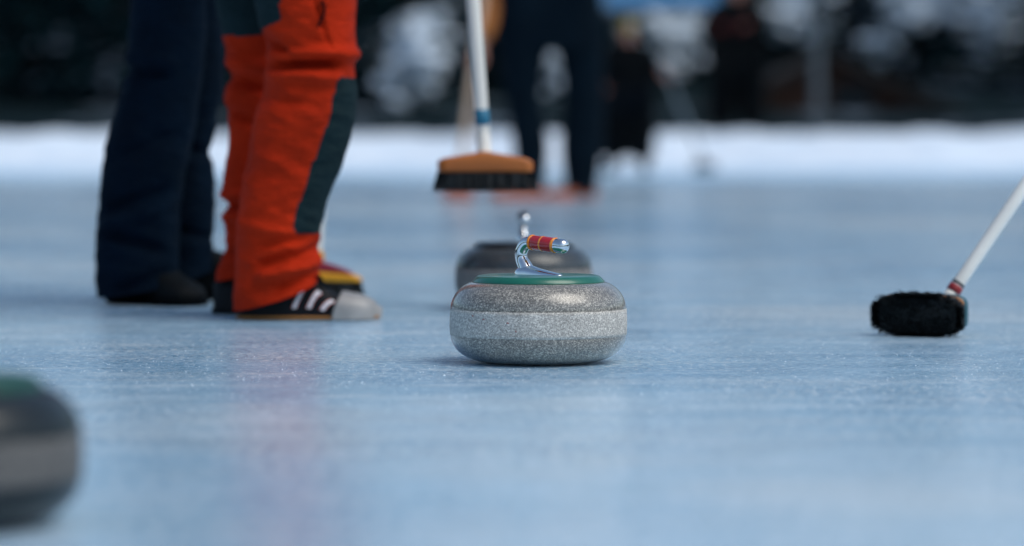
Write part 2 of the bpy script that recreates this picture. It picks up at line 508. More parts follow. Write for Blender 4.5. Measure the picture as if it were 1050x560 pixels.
def curling_stone(loc, label, disc, gran, band, rot, grip, ring):
    t = thing('curling_stone', loc, label, 'curling stone', 'curling stones on the ice')
    L = V(loc)
    def lathe(prof, name, m, parent=t, cap0=False, cap1=False):
        b = MB(); b.lathe(prof, 128, L, cap0, cap1); return b.build(name, m, parent)
    up = superprof(0.099, 0.1285, 0.1392, 0.0862, 1.85, 22, True)
    lo = superprof(0.076, 0.001, 0.1392, 0.0442, 2.05, 22, False)
    prof = [(0.060, 0.004), (0.063, 0.001)] + lo + up[::-1] + [(0.03, 0.1285)]
    body = lathe(prof, 'body', gran, cap0=True, cap1=True)
    lathe([(0.1386, 0.0440), (0.1399, 0.0447)] + [(0.1399 + 0.0008 * math.sin(math.pi * k / 8), 0.0447 + 0.0410 * k / 8) for k in range(1, 8)] + [(0.1399, 0.0857), (0.1386, 0.0864)], 'striking_band', band)
    if gran is M['granite']:
        for px_, py_, ln in ((497, 324, .0035), (521, 327, .0045), (486, 321, .002), (529, 335, .002)):
            sx = (px_ - 552) * .1405 / 90; yb = -math.sqrt(.1409 ** 2 - sx ** 2); zb = .0862 - (py_ - 316) / 643
            b = MB(); b.tube([L + V((sx - ln / 2, yb, zb)), L + V((sx, yb - .0002, zb + .001)), L + V((sx + ln / 2, yb + .0001, zb - .0012))], [.0004, .0009, .0003], 8); b.build('paint_mark', M['red_tape'], t)
    lathe([(0.085, 0.1270), (0.1035, 0.1270), (0.1050, 0.1280), (0.1050, 0.1292), (0.0985, 0.1358), (0.0960, 0.1376), (0.092, 0.1384), (0.05, 0.1392), (0.004, 0.1395)], 'top_disc', disc, cap1=True)
    # gooseneck handle: foot plate, swan neck, red grip with rings and a chrome end
    ca, sa = math.cos(rot), math.sin(rot)
    def P(s, z, w=0.0): return L + V((s * ca - w * sa, s * sa + w * ca, z))
    b = MB()
    pts = [(-0.0250, 0.1425), (-0.0258, 0.150), (-0.0305, 0.159), (-0.0355, 0.167), (-0.0375, 0.175), (-0.0360, 0.1845), (-0.0300, 0.1935), (-0.0225, 0.1985), (-0.013, 0.1990)]
    rads = [0.0150, 0.0128, 0.0112, 0.0100, 0.0098, 0.0098, 0.0100, 0.0098, 0.0092]
    tab = [(i, p[0], p[1], r) for i, (p, r) in enumerate(zip(pts, rads))]
    tab = [(i, a_, .1390 + (z_ - .1425) * .905, r_) for i, a_, z_, r_ in tab]
    fin = [interp(tab, i / 5) for i in range(5 * (len(pts) - 1) + 1)]
    b.tube([P(a, z) for a, z, r in fin], [r for a, z, r in fin], 24)
    foot = [(-0.046, .004, .0035), (-0.043, .0105, .0075), (-0.034, .0155, .0130), (-0.020, .0155, .0150), (0.0, .0140, .0105), (0.020, .0122, .0070), (0.038, .0095, .0040), (0.047, .0055, .0018), (0.050, .001, .0006)]
    ft = [interp(foot, -0.046 + 0.096 * i / 40) for i in range(41)]
    rings = []
    for i, (wd, ht) in enumerate(ft):
        s = -0.046 + 0.096 * i / 40
        rings.append([P(s, 0.1389 + max(0, math.sin(math.pi * k / 14)) ** 0.8 * ht, math.cos(math.pi * k / 14) * wd) for k in range(15)])
    b.rings(rings, closed=False)
    h = b.build('handle', M['chrome'], t)
    # grip, slightly drooping
    A, B = V((-0.0145, 0.1902)), V((0.061, 0.1848))
    def G(u): q = A.lerp(B, u); return P(q.x, q.y)
    b = MB(); us = [0, .02, .12, .3, .5, .62, .66, .68]
    b.tube([G(u) for u in us], [.0090, .0110, .0117, .0120, .0120, .0116, .0112, .0100], 28); b.build('grip', grip, h)
    for u in (0.02, 0.335, 0.665):
        b = MB(); b.tube([G(u - .028), G(u - .022), G(u), G(u + .022), G(u + .028)], [.0114, .0122, .0124, .0122, .0114], 28); b.build('grip_ring', ring, h)
    b = MB(); us = [.68, .70, .74, .88, .93, .97, .995, 1.0]
    b.tube([G(u) for u in us], [.0102, .0111, .0115, .0115, .0107, .0084, .0047, .0005], 28); b.build('end_cap', M['chrome'], h)
    return t

s_front = at(552, 374, 5.44); s_front.z = 0
curling_stone((0.0417, 5.40, 0), 'grey granite curling stone in sharp focus with green top disc and red grip', M['green'], M['granite'], M['band'], R(-43), M['red_grip'], M['amber'])
curling_stone((0.024, 7.0, 0), 'blurred dark curling stone with black top disc standing behind the sharp green topped one', M['black_disc'], M['granite_mid'], M['band_mid'], R(-88), M['black_disc'], M['black_disc'])
curling_stone((-0.541, 3.17, 0), 'large blurred curling stone cut by the frame edge in the near foreground', M['green_dark'], M['granite_dark'], M['band_dark'], R(160), M['red_grip'], M['amber'])

# ------------------------------------------------------------------ brooms
def bristle_block(b, c, ex, ey, ez, hw, hd, length, flare, seed, n=2600, core=0.93, th=.0007, sp=1.0):
    """bristles growing along -ez from c over a rounded rectangle hw x hd"""
    rnd = random.Random(seed)
    rings = []
    for k in range(7):
        u = k / 6; f = 1 + flare * u
        sc = core if k < 6 else core * 0.93
        rings.append([c - ez * (length * 0.86 * u) + ex * (hw * f * sc * sgnp(math.cos(a), 0.5)) + ey * (hd * f * sc * sgnp(math.sin(a), 0.5)) for a in [2 * math.pi * j / 40 for j in range(40)]])
    b.rings(rings)
    for i in range(n):
        while True:
            x, y = rnd.uniform(-1, 1), rnd.uniform(-1, 1)
            if rnd.random() < .4:
                if rnd.random() < hw / (hw + hd): y = math.copysign(1, y)
                else: x = math.copysign(1, x)
            if abs(x) ** 3.2 + abs(y) ** 3.2 < 1.12: break
        x *= hw; y *= hd
        p0 = c + ex * x + ey * y
        l = length * rnd.uniform(0.84, 1.06)
        d = -ez + ex * (flare * x / length + rnd.gauss(0, 0.07 * sp)) + ey * (flare * y / length + rnd.gauss(0, 0.10 * sp))
        p1 = p0 + d * (l * 0.5); p2 = p0 + d * l + (ex * rnd.gauss(0, .02) + ey * rnd.gauss(0, .02)) * l
        s = V((rnd.gauss(0, 1), rnd.gauss(0, 1), rnd.gauss(0, 1))).cross(d).normalized() * th
        b.add([p0 - s, p0 + s, p1 + s, p1 - s, p2 + s * .5, p2 - s * .5], [(0, 1, 2, 3), (3, 2, 4, 5)])

def sgnp(v, p): return math.copysign(abs(v) ** p, v)

def block_loft(b, c, ex, ey, ez, prof, hd, n=40):
    """wooden block along ex; prof rows (x, z_low, z_high)"""
    x0, x1 = prof[0][0], prof[-1][0]; rings = []
    for i in range(n + 1):
        x = x0 + (x1 - x0) * i / n
        zl, zh = interp(prof, x)
        e = min(1, 0.75 + 4 * min(x - x0, x1 - x) / (x1 - x0))
        zc, hz = (zl + zh) / 2, (zh - zl) / 2
        rings.append([c + ex * x + ey * (hd * e * sgnp(math.cos(a), .35)) + ez * (zc + hz * (0.5 + 0.5 * e) * sgnp(math.sin(a), .35)) for a in [2 * math.pi * (j + .5) / 28 for j in range(28)]])
    b.rings(rings)

def shaft(t, name, p0, p1, r0, r1, m):
    p0, p1 = V(p0), V(p1); b = MB(); us = [0, .01, .3, .6, .9, .992, 1]
    b.tube([p0.lerp(p1, u) for u in us], [r0 * .9, r0] + [r0 + (r1 - r0) * u for u in us[2:5]] + [r1, r1 * .6], 20)
    return b.build(name, m, t)

EX, EY, EZ = V((1, 0, 0)), V((0, 1, 0)), V((0, 0, 1))
BG = 'curling brooms'
# orange-wood broom held up off the ice
Y = 7.1
c = at(497, 177, Y)
t = thing('curling_broom', at(497, 196, Y), 'raised white broom with orange wooden block and blue tape held above the ice', 'broom', BG)
K = Y / F_PX
rz = Matrix.Rotation(R(4), 3, 'Z')
ex, ey = rz @ EX, rz @ EY
b = MB(); block_loft(b, c, ex, ey, EZ, [(-48*K, 0, 13*K), (-42*K, 0, 15*K), (-12*K, 0, 20*K), (0, 0, 22*K), (12*K, 0, 20*K), (42*K, 0, 15*K), (49*K, 0, 12*K)], 0.026); b.build('block', M['orange_wood'], t)
b = MB(); bristle_block(b, c + EZ * .001, ex, ey, EZ, 48.5*K, 0.023, 19*K, 0.06, 1); b.build('bristles', M['bristle'], t)
hd = V((-0.072, 0.0, 1)).normalized()
base = c + EZ * 16*K
b = MB(); b.tube([base, base + hd*.004, base + hd * 0.045, base + hd*.05], [.020, .0155, .0150, .0135], 20); sk = b.build('socket', M['white_paint'], t)
sh1 = shaft(t, 'handle', base + hd * 0.035, base + hd * 1.25, 0.0138, 0.0185, M['white_paint'])
b = MB(); b.tube([base + hd * u for u in (.066, .067, .098, .099)], [.0135, .0158, .0160, .0137], 20); b.build('blue_tape', M['blue_tape'], t)
broom1_axis, broom1_base = hd, base

# broom lying on its side at the right
Y = 6.09; K = Y / F_PX
a = R(24)
ez = V((math.sin(a), math.cos(a), 0.10)).normalized()          # away from the bristle tips
ex = V((math.cos(a), -math.sin(a), -0.012)).normalized()
ey = ez.cross(ex)
cen = at(943, 324, Y); 
t = thing('curling_broom', V((cen.x, cen.y, 0)), 'white handled broom with black bristle face and red tape tilted on the ice', 'broom', BG)
hw, hh = 0.079, 0.0355
c = V((cen.x, cen.y, 0.0405)) + ex * .004
b = MB(); bristle_block(b, c, ex, ey, ez, hw * 1.0, hh * 1.0, 0.034, 0.04, 2, 9000, 0.92, .0009, 1.1); b.build('bristles', M['bristle'], t)
b = MB(); rnd = random.Random(5)
for i in range(1500):   # paler blue-green flecks over the bristle tips
    x = rnd.uniform(-.85, .85) * hw; y = rnd.uniform(-.8, .8) * hh
    if noise.noise(V((x * 40, y * 60, 2))) < rnd.uniform(-.3, .6): continue
    p0 = c - ez * 0.030 + ex * x + ey * y; p1 = c - ez * 0.0375 + ex * (x + rnd.gauss(0, .002)) + ey * (y + rnd.gauss(0, .002)); s = ex * .0006
    b.add([p0 - s, p0 + s, p1 + s, p1 - s], [(0, 1, 2, 3)])
b.build('paler_tips', M['bristle_tip'], t)
def rrect(c, hx, hy, p=.4, n=48): return [c + ex * (hx * sgnp(math.cos(q), p)) + ey * (hy * sgnp(math.sin(q), p)) for q in [2 * math.pi * j / n for j in range(n)]]
b = MB(); b.rings([rrect(c + ez * .0005, hw * .97, hh * .95), rrect(c + ez * .002, hw * .985, hh * .97), rrect(c + ez * .006, hw * .985, hh * .97)]); b.build('block_edge', M['wood_edge'], t)
b = MB(); b.rings([rrect(c + ez * .0062, hw * .99, hh * .97), rrect(c + ez * .028, hw * .985, hh * .95), rrect(c + ez * .036, hw * .93, hh * .86), rrect(c + ez * .039, hw * .8, hh * .7)]); b.build('block', M['teal_paint'], t)
h0 = c + ez * .026 + ex * .016 + ey * .012
hd = (at(1051, 171, Y + 0.10) - at(966, 296, Y + .05)).normalized()
b = MB(); b.tube([h0, h0 + hd * .006, h0 + hd * .05, h0 + hd * .056], [.017, .0135, .0128, .012], 20); b.build('socket', M['white_paint'], t)
shaft(t, 'handle', h0 + hd * .02, h0 + hd * 1.28, 0.0115, 0.0145, M['white_paint'])
b = MB(); b.tube([h0 + hd * u for u in (.058, .059, .071, .072)], [.012, .0134, .0134, .012], 20); b.build('red_tape', M['red_tape'], t)
b = MB(); b.tube([h0 + hd * u for u in (.074, .0745, .078, .0785)], [.012, .0128, .0128, .012], 20); b.build('dark_tape', M['black_disc'], t)

# red and yellow broom behind the orange trousers
Y = 7.48; K = Y / F_PX
c = at(324, 287, Y)
t = thing('curling_broom', V((c.x, c.y, 0)), 'burgundy and yellow broom standing on the ice half hidden behind orange trousers', 'broom', BG)
c = V((c.x, c.y, 0.036))
b = MB(); block_loft(b, c, EX, EY, EZ, [(-46*K, 0, 5*K), (-40*K, 0, 8*K), (-10*K, 0, 10*K), (0, 0, 11*K), (10*K, 0, 10*K), (40*K, 0, 7*K), (47*K, 0, 4*K)], 0.032); b.build('block', M['yellow'], t)
b = MB(); block_loft(b, c, EX, EY, EZ, [(-38*K, 7.5*K, 10*K), (-10*K, 10*K, 20*K), (0, 10*K, 23*K), (10*K, 9*K, 20*K), (28*K, 8*K, 14*K), (38*K, 6.5*K, 9*K)], 0.026); b.build('top_plate', M['burgundy'], t)
b = MB(); bristle_block(b, c + EZ * .001, EX, EY, EZ, 46*K, 0.030, 0.036, 0.05, 8, 1800); b.build('bristles', M['bristle'], t)
hd = (at(356, -190, Y) - at(327, 262, Y)).normalized(); base = c + EZ * 20*K
shaft(t, 'handle', base, base + hd * 1.25, 0.0125, 0.0155, M['white_paint'])
b = MB(); b.tube([base - hd*.004, base + hd * .02, base + hd * .026], [.019, .0165, .0140], 20); b.build('socket', M['yellow'], t)
broom3_axis, broom3_base = hd, base

# ------------------------------------------------------------------ people
def hand(b, wrist, grip, axis, fwd, side, k=1.0, rh=0.016):
    """palm, four unequal fingers curled round a shaft through GRIP along AXIS, and a thumb closing from the side of the palm"""
    wrist, grip, axis = V(wrist), V(grip), V(axis).normalized()
    n = (grip - wrist); n = (n - axis * n.dot(axis))
    n = n.normalized() if n.length > 1e-4 else V(fwd)                # from the palm to the shaft
    s = axis.cross(n).normalized() * side
    pc = grip - n * (rh + 0.013 * k)
    d = (pc - wrist)
    rings = []
    for u in (0, .35, .7, 1.0, 1.25):
        p = wrist.lerp(pc, u); wd = (0.026 + 0.018 * sstep(0, 1, u)) * k; th = (0.021 - 0.006 * sstep(0, 1, u)) * k
        if u > 1.1: wd *= .8; th *= .6
        dn = d.normalized() if d.length > 1e-5 else n
        q = axis - dn * axis.dot(dn); q = q.normalized() if q.length > .2 else s
        q2 = dn.cross(q)
        rings.append([p + q * wd * math.cos(x) + q2 * th * math.sin(x) for x in [2 * math.pi * j / 16 for j in range(16)]])
    b.rings(rings)
    for i, (off, ln) in enumerate(((-.030, .88), (-.010, 1.0), (.010, .94), (.029, .74))):
        pts = []; rad = []
        for j in range(9):
            u = j / 8; ang = math.pi - 0.35 - u * ln * 3.7
            rr = rh + 0.0085 * k * (1 + .18 * math.sin(u * math.pi * 3))
            pts.append(grip + axis * (off * k) + n * (math.cos(ang) * rr) + s * (math.sin(ang) * rr))
            rad.append((0.0098 - 0.0026 * u) * k * (1 if u < 1 else .7))
        b.tube(pts, rad, 10)
    pts = []
    for j in range(7):
        u = j / 6; ang = math.pi + 0.3 + u * 2.0; rr = rh + 0.010 * k
        pts.append(grip + axis * ((-.038 + -.014 * u) * k) + n * (math.cos(ang) * rr) + s * (math.sin(ang) * rr))
    b.tube(pts, [x * k for x in (.0125, .012, .0115, .0105, .010, .009, .006)], 10)

def head(b, c, fwd, k=1.0):
    """head with brow, nose, mouth, chin and ears, centred on C and looking along FWD"""
    f = V(fwd).normalized(); l = EZ.cross(f).normalized(); u = f.cross(l)
    bas = Matrix((f, l, u)).transposed()
    n = 28; rings = []
    for i in range(n + 1):
        a = max(-1.56, min(1.56, -math.pi / 2 + math.pi * i / n)); z = math.sin(a); ring = []
        for j in range(2 * n):
            q = math.pi * j / n; x = math.cos(a) * math.cos(q); y = math.cos(a) * math.sin(q)
            X = x * 0.098; Yy = y * 0.077; Z = z * 0.118
            if z < 0: Yy *= 1 + 0.28 * z; X *= 1 + 0.10 * z if x > 0 else 1 + .3 * z
            if x > 0:
                g = lambda y0, z0, sy, sz: math.exp(-((y - y0) / sy) ** 2 - ((z - z0) / sz) ** 2)
                X += 0.026 * g(0, -.16, .16, .16) + 0.010 * g(0, .02, .12, .18) - 0.010 * (g(.36, .04, .2, .12) + g(-.36, .04, .2, .12))
                X += 0.006 * (g(.35, .24, .3, .1) + g(-.35, .24, .3, .1)) + 0.008 * g(0, -.46, .25, .05) - 0.006 * g(0, -.52, .3, .03) + 0.009 * g(0, -.58, .22, .05) + 0.010 * g(0, -.82, .3, .15)
            ring.append(V(c) + bas @ V((X, Yy, Z)) * k)
        rings.append(ring)
    b.rings(rings)
    for s in (-1, 1): b.ball(V(c) + bas @ V((-.008, s * .079, -.005)) * k, .03 * k, 8, .6, .28, 1.0, bas)
    return bas

def wrinkle(p, seed, amp):
    x, y, z = p
    n1 = noise.noise(V((x * 7 + seed, y * 7, z * 20 + x * 9)))
    n2 = noise.noise(V((x * 16 + seed, y * 16, z * 44 - x * 22 + 7)))
    n3 = noise.noise(V((x * 4, y * 4 + seed, z * 7)))
    return amp * (0.9 * (1 - 2 * abs(n1)) * 0.5 + 0.35 * n2 + 0.9 * n3)

def leg_rings(tab, Y, depth, hem=0.0, seed=0.0, amp=0.006, creases=(), cg=2.7, n=72, m=150, py0=-130, slope=0.0):
    """rings of one trouser leg measured as rows (py, left, right); HEM lifts the front of the hem by so many pixels"""
    py1 = tab[-1][0]; rings = []; K = Y / F_PX
    for i in range(m + 1):
        v = i / m; ring = []
        for j in range(n):
            th = 2 * math.pi * j / n; ct, st = math.cos(th), math.sin(th)
            py = py0 + (py1 - hem * ((ct + 1) / 2) ** 1.6 - py0) * v
            lft, rgt = interp(tab, py)
            cx, rx = (lft + rgt) / 2, (rgt - lft) / 2
            Yc = Y + slope * (py / 300.0)
            p = at(cx + rx * sgnp(ct, .9), py, Yc); p.y += depth * sgnp(st, .9) * rx * K
            d = wrinkle(p, seed, amp) * (0.45 + 0.55 * abs(st))
            for (pc, am, wd, sl, x0, x1) in creases:
                fade = sstep(x0 - 8, x0 + 8, cx + rx * ct) * (1 - sstep(x1 - 8, x1 + 8, cx + rx * ct))
                dd = (py - pc - sl * (cx + rx * ct - (x0 + x1) / 2)) / wd
                d += cg * am * fade * math.exp(-dd * dd) * (0.22 + 0.78 * abs(st) ** 1.2)
            nrm = V((ct, st, 0)); p += nrm * d
            ring.append((p, py, cx + rx * ct))
        rings.append(ring)
    return rings

def split_faces(rings, test):
    """two builders from one leg: faces where test(px, py, st) is true, and the rest, sharing their border exactly"""
    n = len(rings[0]); A, Bm = MB(), MB()
    pts = [q for r in rings for q in r]
    fa, fb = [], []
    for i in range(len(rings) - 1):
        for j in range(n):
            q = (i*n+j, i*n+(j+1) % n, (i+1)*n+(j+1) % n, (i+1)*n+j)
            px = sum(pts[k][2] for k in q) / 4; py = sum(pts[k][1] for k in q) / 4
            (fa if test(px, py) else fb).append(q)
    for bm, fs in ((A, fa), (Bm, fb)):
        used = sorted({k for f in fs for k in f}); ix = {k: i for i, k in enumerate(used)}
        bm.v = [pts[k][0] for k in used]; bm.f = [tuple(ix[k] for k in f) for f in fs]
    return A, Bm

def pelvis(b, pts, ztop, zlow, rx, ry):
    """seat of the trousers above the frame"""
    c = V(pts); rings = []
    for i in range(14):
        u = i / 13; z = zlow + (ztop - zlow) * u; f = 0.80 + 0.2 * math.sin(min(1, u * 1.4) * math.pi / 2) - .08 * u
        rings.append([V((c.x + rx * f * math.cos(a), c.y + ry * f * math.sin(a), z)) for a in [2 * math.pi * j / 36 for j in range(36)]])
    b.rings(rings)

def upper_body(t, base, ang, H, jacket, legs, hands, hem=0.50, hat=None, glove=None, look=None, cuff=None, bulk=1.0, skin=None, legr=1.0, hat_style='beanie', hair=None):
    """body (one mesh: head, trunk, limbs, hands), jacket, collar, hat, hair. HANDS: two (grip point, axis, shaft radius); LEGS: two lists of hip, knee, ankle"""
    f = V((math.cos(ang), math.sin(ang), 0)); l = V((-f.y, f.x, 0)); o = V((base[0], base[1], 0))
    z = lambda q: EZ * (q * H)
    sk = lambda p, rx, ry=None: (p.x, p.y, p.z, rx * H, (ry or rx) * H)
    nodes = [sk(o + z(.53), .075, .06), sk(o + z(.63), .07, .055), sk(o + z(.74), .085, .06), sk(o + z(.82), .045, .04), sk(o + z(.88) + f * .008, .034), sk(o + z(.905) + f * .01, .034)]
    edges = [(0, 1), (1, 2), (2, 3), (3, 4), (4, 5)]
    jn = [sk(o + z(hem), .098 * bulk, .078 * bulk), sk(o + z(.58), .096 * bulk, .076 * bulk), sk(o + z(.66), .094 * bulk, .074 * bulk), sk(o + z(.75), .104 * bulk, .078 * bulk), sk(o + z(.825), .055 * bulk, .05 * bulk)]
    je = [(0, 1), (1, 2), (2, 3), (3, 4)]
    wr = []
    for s, (g, ax, rh) in zip((1, -1), hands):
        g = V(g); sh = o + l * (s * .115 * H) + z(.80)
        d = g - sh; wrist = g - d.normalized() * (.05 * H)
        ln = (wrist - sh).length; up = max(.17 * H, ln * .52)
        mid = sh.lerp(wrist, .5); off = math.sqrt(max(0, (.172 * H) ** 2 - (ln / 2) ** 2))
        bend = (-EZ * .8 - f * .5 + l * s * .4); bend -= d.normalized() * bend.dot(d.normalized())
        el = mid + bend.normalized() * off
        i = len(nodes); nodes += [sk(sh, .036), sk(el, .025), sk(wrist, .017)]; edges += [(2, i), (i, i + 1), (i + 1, i + 2)]
        k = len(jn); jn += [sk(sh, .052 * bulk), sk(sh.lerp(el, .5), .045 * bulk), sk(el, .040 * bulk), sk(el.lerp(wrist, .55), .036 * bulk), sk(el.lerp(wrist, .93), .030 * bulk)]
        je += [(3, k), (k, k + 1), (k + 1, k + 2), (k + 2, k + 3), (k + 3, k + 4)]
        wr.append((wrist, g, ax, rh, s))
    for hp, kn, an in legs:
        i = len(nodes); nodes += [sk(V(hp), .042 * legr), sk(V(kn), .027 * legr), sk(V(an), .020 * legr)]; edges += [(0, i), (i, i + 1), (i + 1, i + 2)]
    b = MB(); b.add(*skin_mesh(nodes, edges, 2))
    hc = o + z(.935) + f * .012
    bas = head(b, hc, look or f, H / 1.78)
    for wrist, g, ax, rh, s in wr:
        if not glove: hand(b, wrist, g, ax, f, s, H / 1.78, rh)
    b.build('body', skin or M['skin'], t)
    b = MB()
    k = H / 1.78
    for s in (-1, 1):
        b = MB(); b.ball(hc + bas @ V((.080, s * .029, .004)) * k, .0125 * k, 8); b.build('eye', M['eye'], t)
    if glove:
        for wrist, g, ax, rh, s in wr:
            b = MB(); hand(b, wrist, g, ax, f, s, 1.12 * H / 1.78, rh); b.build('glove', glove, t)
    b = MB(); b.add(*skin_mesh(jn, je, 2))
    b.v = [p + (p - V((o.x, o.y, p.z))).normalized() * wrinkle(p, 11, .006) if (p - V((o.x, o.y, p.z))).length > .01 else p for p in b.v]
    jk = b.build('jacket', jacket, t)
    b = MB(); pr = [(.062, .835), (.066, .85), (.060, .868), (.050, .868), (.050, .84)]
    b.rings([[o + f * .006 + f * (r * H * math.cos(a)) + l * (r * H * math.sin(a)) + z(q) for a in [2 * math.pi * j / 32 for j in range(32)]] for r, q in pr], False, False)
    b.build('collar', jacket, jk)
    if hair:
        b = MB(); b.ball(hc + bas @ V((-.016, 0, .012)) * k, .112 * k, 14, .92, .82, 1.0, bas); b.build('hair', hair, t)
    if hat:
        b = MB(); rings = []
        for i in range(14):
            a = -0.12 + (math.pi / 2 + .10) * i / 13
            rr = 1.0 + .05 * (i < 4)
            rings.append([hc + bas @ V((.112 * rr * math.cos(a) * math.cos(q) - .004, .093 * rr * math.cos(a) * math.sin(q), .030 + .112 * math.sin(a))) * k for q in [2 * math.pi * j / 32 for j in range(32)]])
        b.rings(rings); hh = b.build('knit_hat', hat, t)
        if hat_style == 'pompom':
            b = MB(); b.ball(hc + bas @ V((-.01, 0, .165)) * k, .035 * k, 10)
            b.v = [p + V((0, 0, .008 * noise.noise(p * 60))) for p in b.v]; b.build('pompom', hat, hh)
    return jk

def shoe_parts(t, heel, ang, L, W, tops, upper, sole, solh=0.02, toe_cap=None, stripes=False, label=None, collar=False):
    """lofted shoe: upper, sole, and on the near one a toe slider, three stripes and laces"""
    heel = V((heel[0], heel[1], 0)); f = V((math.cos(ang), math.sin(ang), 0)); l = V((-f.y, f.x, 0))
    wid = [(0, .30), (.04, .55), (.12, .74), (.3, .80), (.5, .86), (.7, 1.0), (.82, .98), (.92, .80), (.97, .52), (1, .12)]
    def sec(s, a, off=0.0):
        w_ = interp(wid, s)[0] * W + off; tp = interp(tops, s)[0] + off
        return heel + f * (s * L) + l * (w_ * sgnp(math.cos(a), .7)) + EZ * (solh * .7 + max(.002, tp - solh * .7) * sgnp(math.sin(a), .75))
    SS = [1 - math.cos(math.pi / 2 * i / 20) if False else i / 40 for i in range(41)]
    b = MB(); b.rings([[sec(s, math.pi * j / 24) for j in range(25)] for s in SS], closed=False)
    u = b.build('shoe', upper, t, label=label)
    b = MB(); pr = [(-.004, 0.001), (.003, .003), (.004, solh * .5), (.003, solh)]
    def outl(off, zz): return [heel + f * (s * L + (off if s > .9 else (-off if s < .1 else 0))) + l * (sd * (interp(wid, s)[0] * W + off)) + EZ * zz for sd, seq in ((1, SS), (-1, SS[::-1])) for s in seq]
    b.rings([outl(o_, zz) for o_, zz in pr]); b.build('sole', sole, u)
    if toe_cap:
        b = MB(); st = [.675 + (1 - .675) * i / 24 for i in range(25)]
        rings = []
        for s in st:
            ring = []
            for j in range(25):
                a = math.pi * j / 24
                p = sec(min(1, s + .07 * math.sin(a) * (1 - (s - .675) / .325)), a, .0095)
                if j in (0, 24): p.z = 0.002
                ring.append(p)
            rings.append(ring)
        tip = [sec(1, math.pi * j / 24, .007) + f * .008 for j in range(25)]
        rings.append(tip); b.rings(rings, closed=False); b.build('toe_slider', toe_cap, u)
    if stripes:
        for s0 in (.385, .49, .585):
            for sd in (1, -1):
                for nm, m_, wd, off in (('stripe_edge', M['pink_edge'], .038, .0012), ('stripe', M['white_stripe'], .027, .002)):
                    b = MB(); rows = []
                    for i in range(9):
                        q = i / 8; a = .12 + q * .52; sh = s0 + .080 * q + (.0065 if nm == 'stripe' else 0)
                        aa = a if sd > 0 else math.pi - a
                        rows.append([sec(sh + wd * j / 3, aa, off) for j in range(4)])
                    b.rings(rows, False, False, closed=False); b.build(nm, m_, u)
        b = MB()
        for i in range(6):
            s = .50 + .028 * i
            b.tube([sec(s + .012 * math.cos(q * 3), math.pi * (.36 + .28 * q), .002) for q in [k / 8 for k in range(9)]], .0026, 8)
        b.tube([sec(.55, 1.2, .004), sec(.57, 1.0, .012), sec(.60, .9, .010), sec(.585, 1.25, .006)], .0022, 8)
        b.tube([sec(.55, 1.9, .004), sec(.57, 2.2, .014), sec(.61, 2.3, .010), sec(.585, 1.9, .006)], .0022, 8)
        b.build('laces', M['blackcloth'], u)
    return u

def ctr(tab, py, Y):
    l_, r_ = interp(tab, py); return at((l_ + r_) / 2, py, Y)
# ---- person in orange trousers
NEAR = [(-130, 258, 372), (-60, 260, 369), (-20, 261, 366), (0, 262, 365), (30, 267, 364), (52, 274, 365), (66, 275, 364), (80, 272, 365), (95, 270, 366), (112, 265, 366), (130, 261, 362), (165, 254, 352), (195, 248, 341), (222, 245, 331), (240, 244, 327), (262, 243, 327), (285, 242, 327), (300, 241, 326), (318, 240, 323)]
FAR = [(-130, 222, 300), (-60, 221, 298), (0, 221, 292), (38, 229, 290), (60, 235, 287), (75, 237, 285), (100, 231, 280), (120, 234, 277), (140, 235, 275), (180, 230, 273), (200, 229, 272), (212, 233, 272), (222, 230, 272), (240, 232, 272), (262, 229, 272), (278, 222, 272), (288, 221, 272)]
hipc = V((-0.455, 6.73, 0))
t = thing('person', (hipc.x, hipc.y, 0), 'person in orange trousers with dark panels and black striped sneakers', 'person', 'players on the ice')
PANEL = [(78, 344), (100, 341), (120, 337), (150, 328), (170, 321), (200, 310), (225, 302), (234, 301), (239, 304)]
cr_n = [(66, -.016, 7, -.05, 280, 345), (58, .010, 7, -.05, 272, 372), (76, .007, 8, .1, 262, 350), (48, -.008, 5, .7, 265, 305), (104, -.004, 6, .15, 262, 330), (246, -.005, 5, -.20, 270, 318), (262, -.007, 6, -.30, 268, 335), (274, .005, 6, -.3, 268, 335), (284, -.006, 5, -.42, 285, 335), (25, -.006, 4, 3.0, 324, 338), (232, .004, 6, .2, 240, 300)]
cr_f = [(84, -.010, 6, .3, 220, 280), (68, .008, 8, .2, 220, 290), (120, -.007, 6, .4, 220, 280), (211, -.010, 4, .1, 220, 280), (200, .006, 5, 0, 220, 280), (222, .006, 5, 0, 220, 280), (262, -.006, 5, .4, 220, 280)]
rn = leg_rings(NEAR, 6.63, 0.95, 29, 2.0, .0105, cr_n, n=128, m=220)
rf = leg_rings(FAR, 6.83, 0.95, 14, 5.0, .0065, cr_f, n=96, m=180)
def in_panel(px, py):
    if not 80 < py < 239: return False
    return px > interp(PANEL, py)[0]
seatn = lambda px, py: py < 33 - (px - 266) * .42 and px < 293
seatf = lambda px, py: py < 38 + (px - 230) * -.02
pn, rest = split_faces(rn, lambda px, py: in_panel(px, py) or seatn(px, py))
pf, restf = split_faces(rf, seatf)
tr = MB(); tr.add(rest.v, rest.f); tr.add(restf.v, restf.f)
pelvis(tr, (-.435, 6.73, 0), 1.02, .78, .145, .20)
tro = tr.build('trousers', M['orange'], t)
kp, st_ = split_faces(rn, in_panel)
kp.build('knee_panel', M['teal'], tro)
sn, _ = split_faces(rn, seatn); sn.build('thigh_panel', M['teal'], tro)
pf.build('thigh_panel', M['teal'], tro)
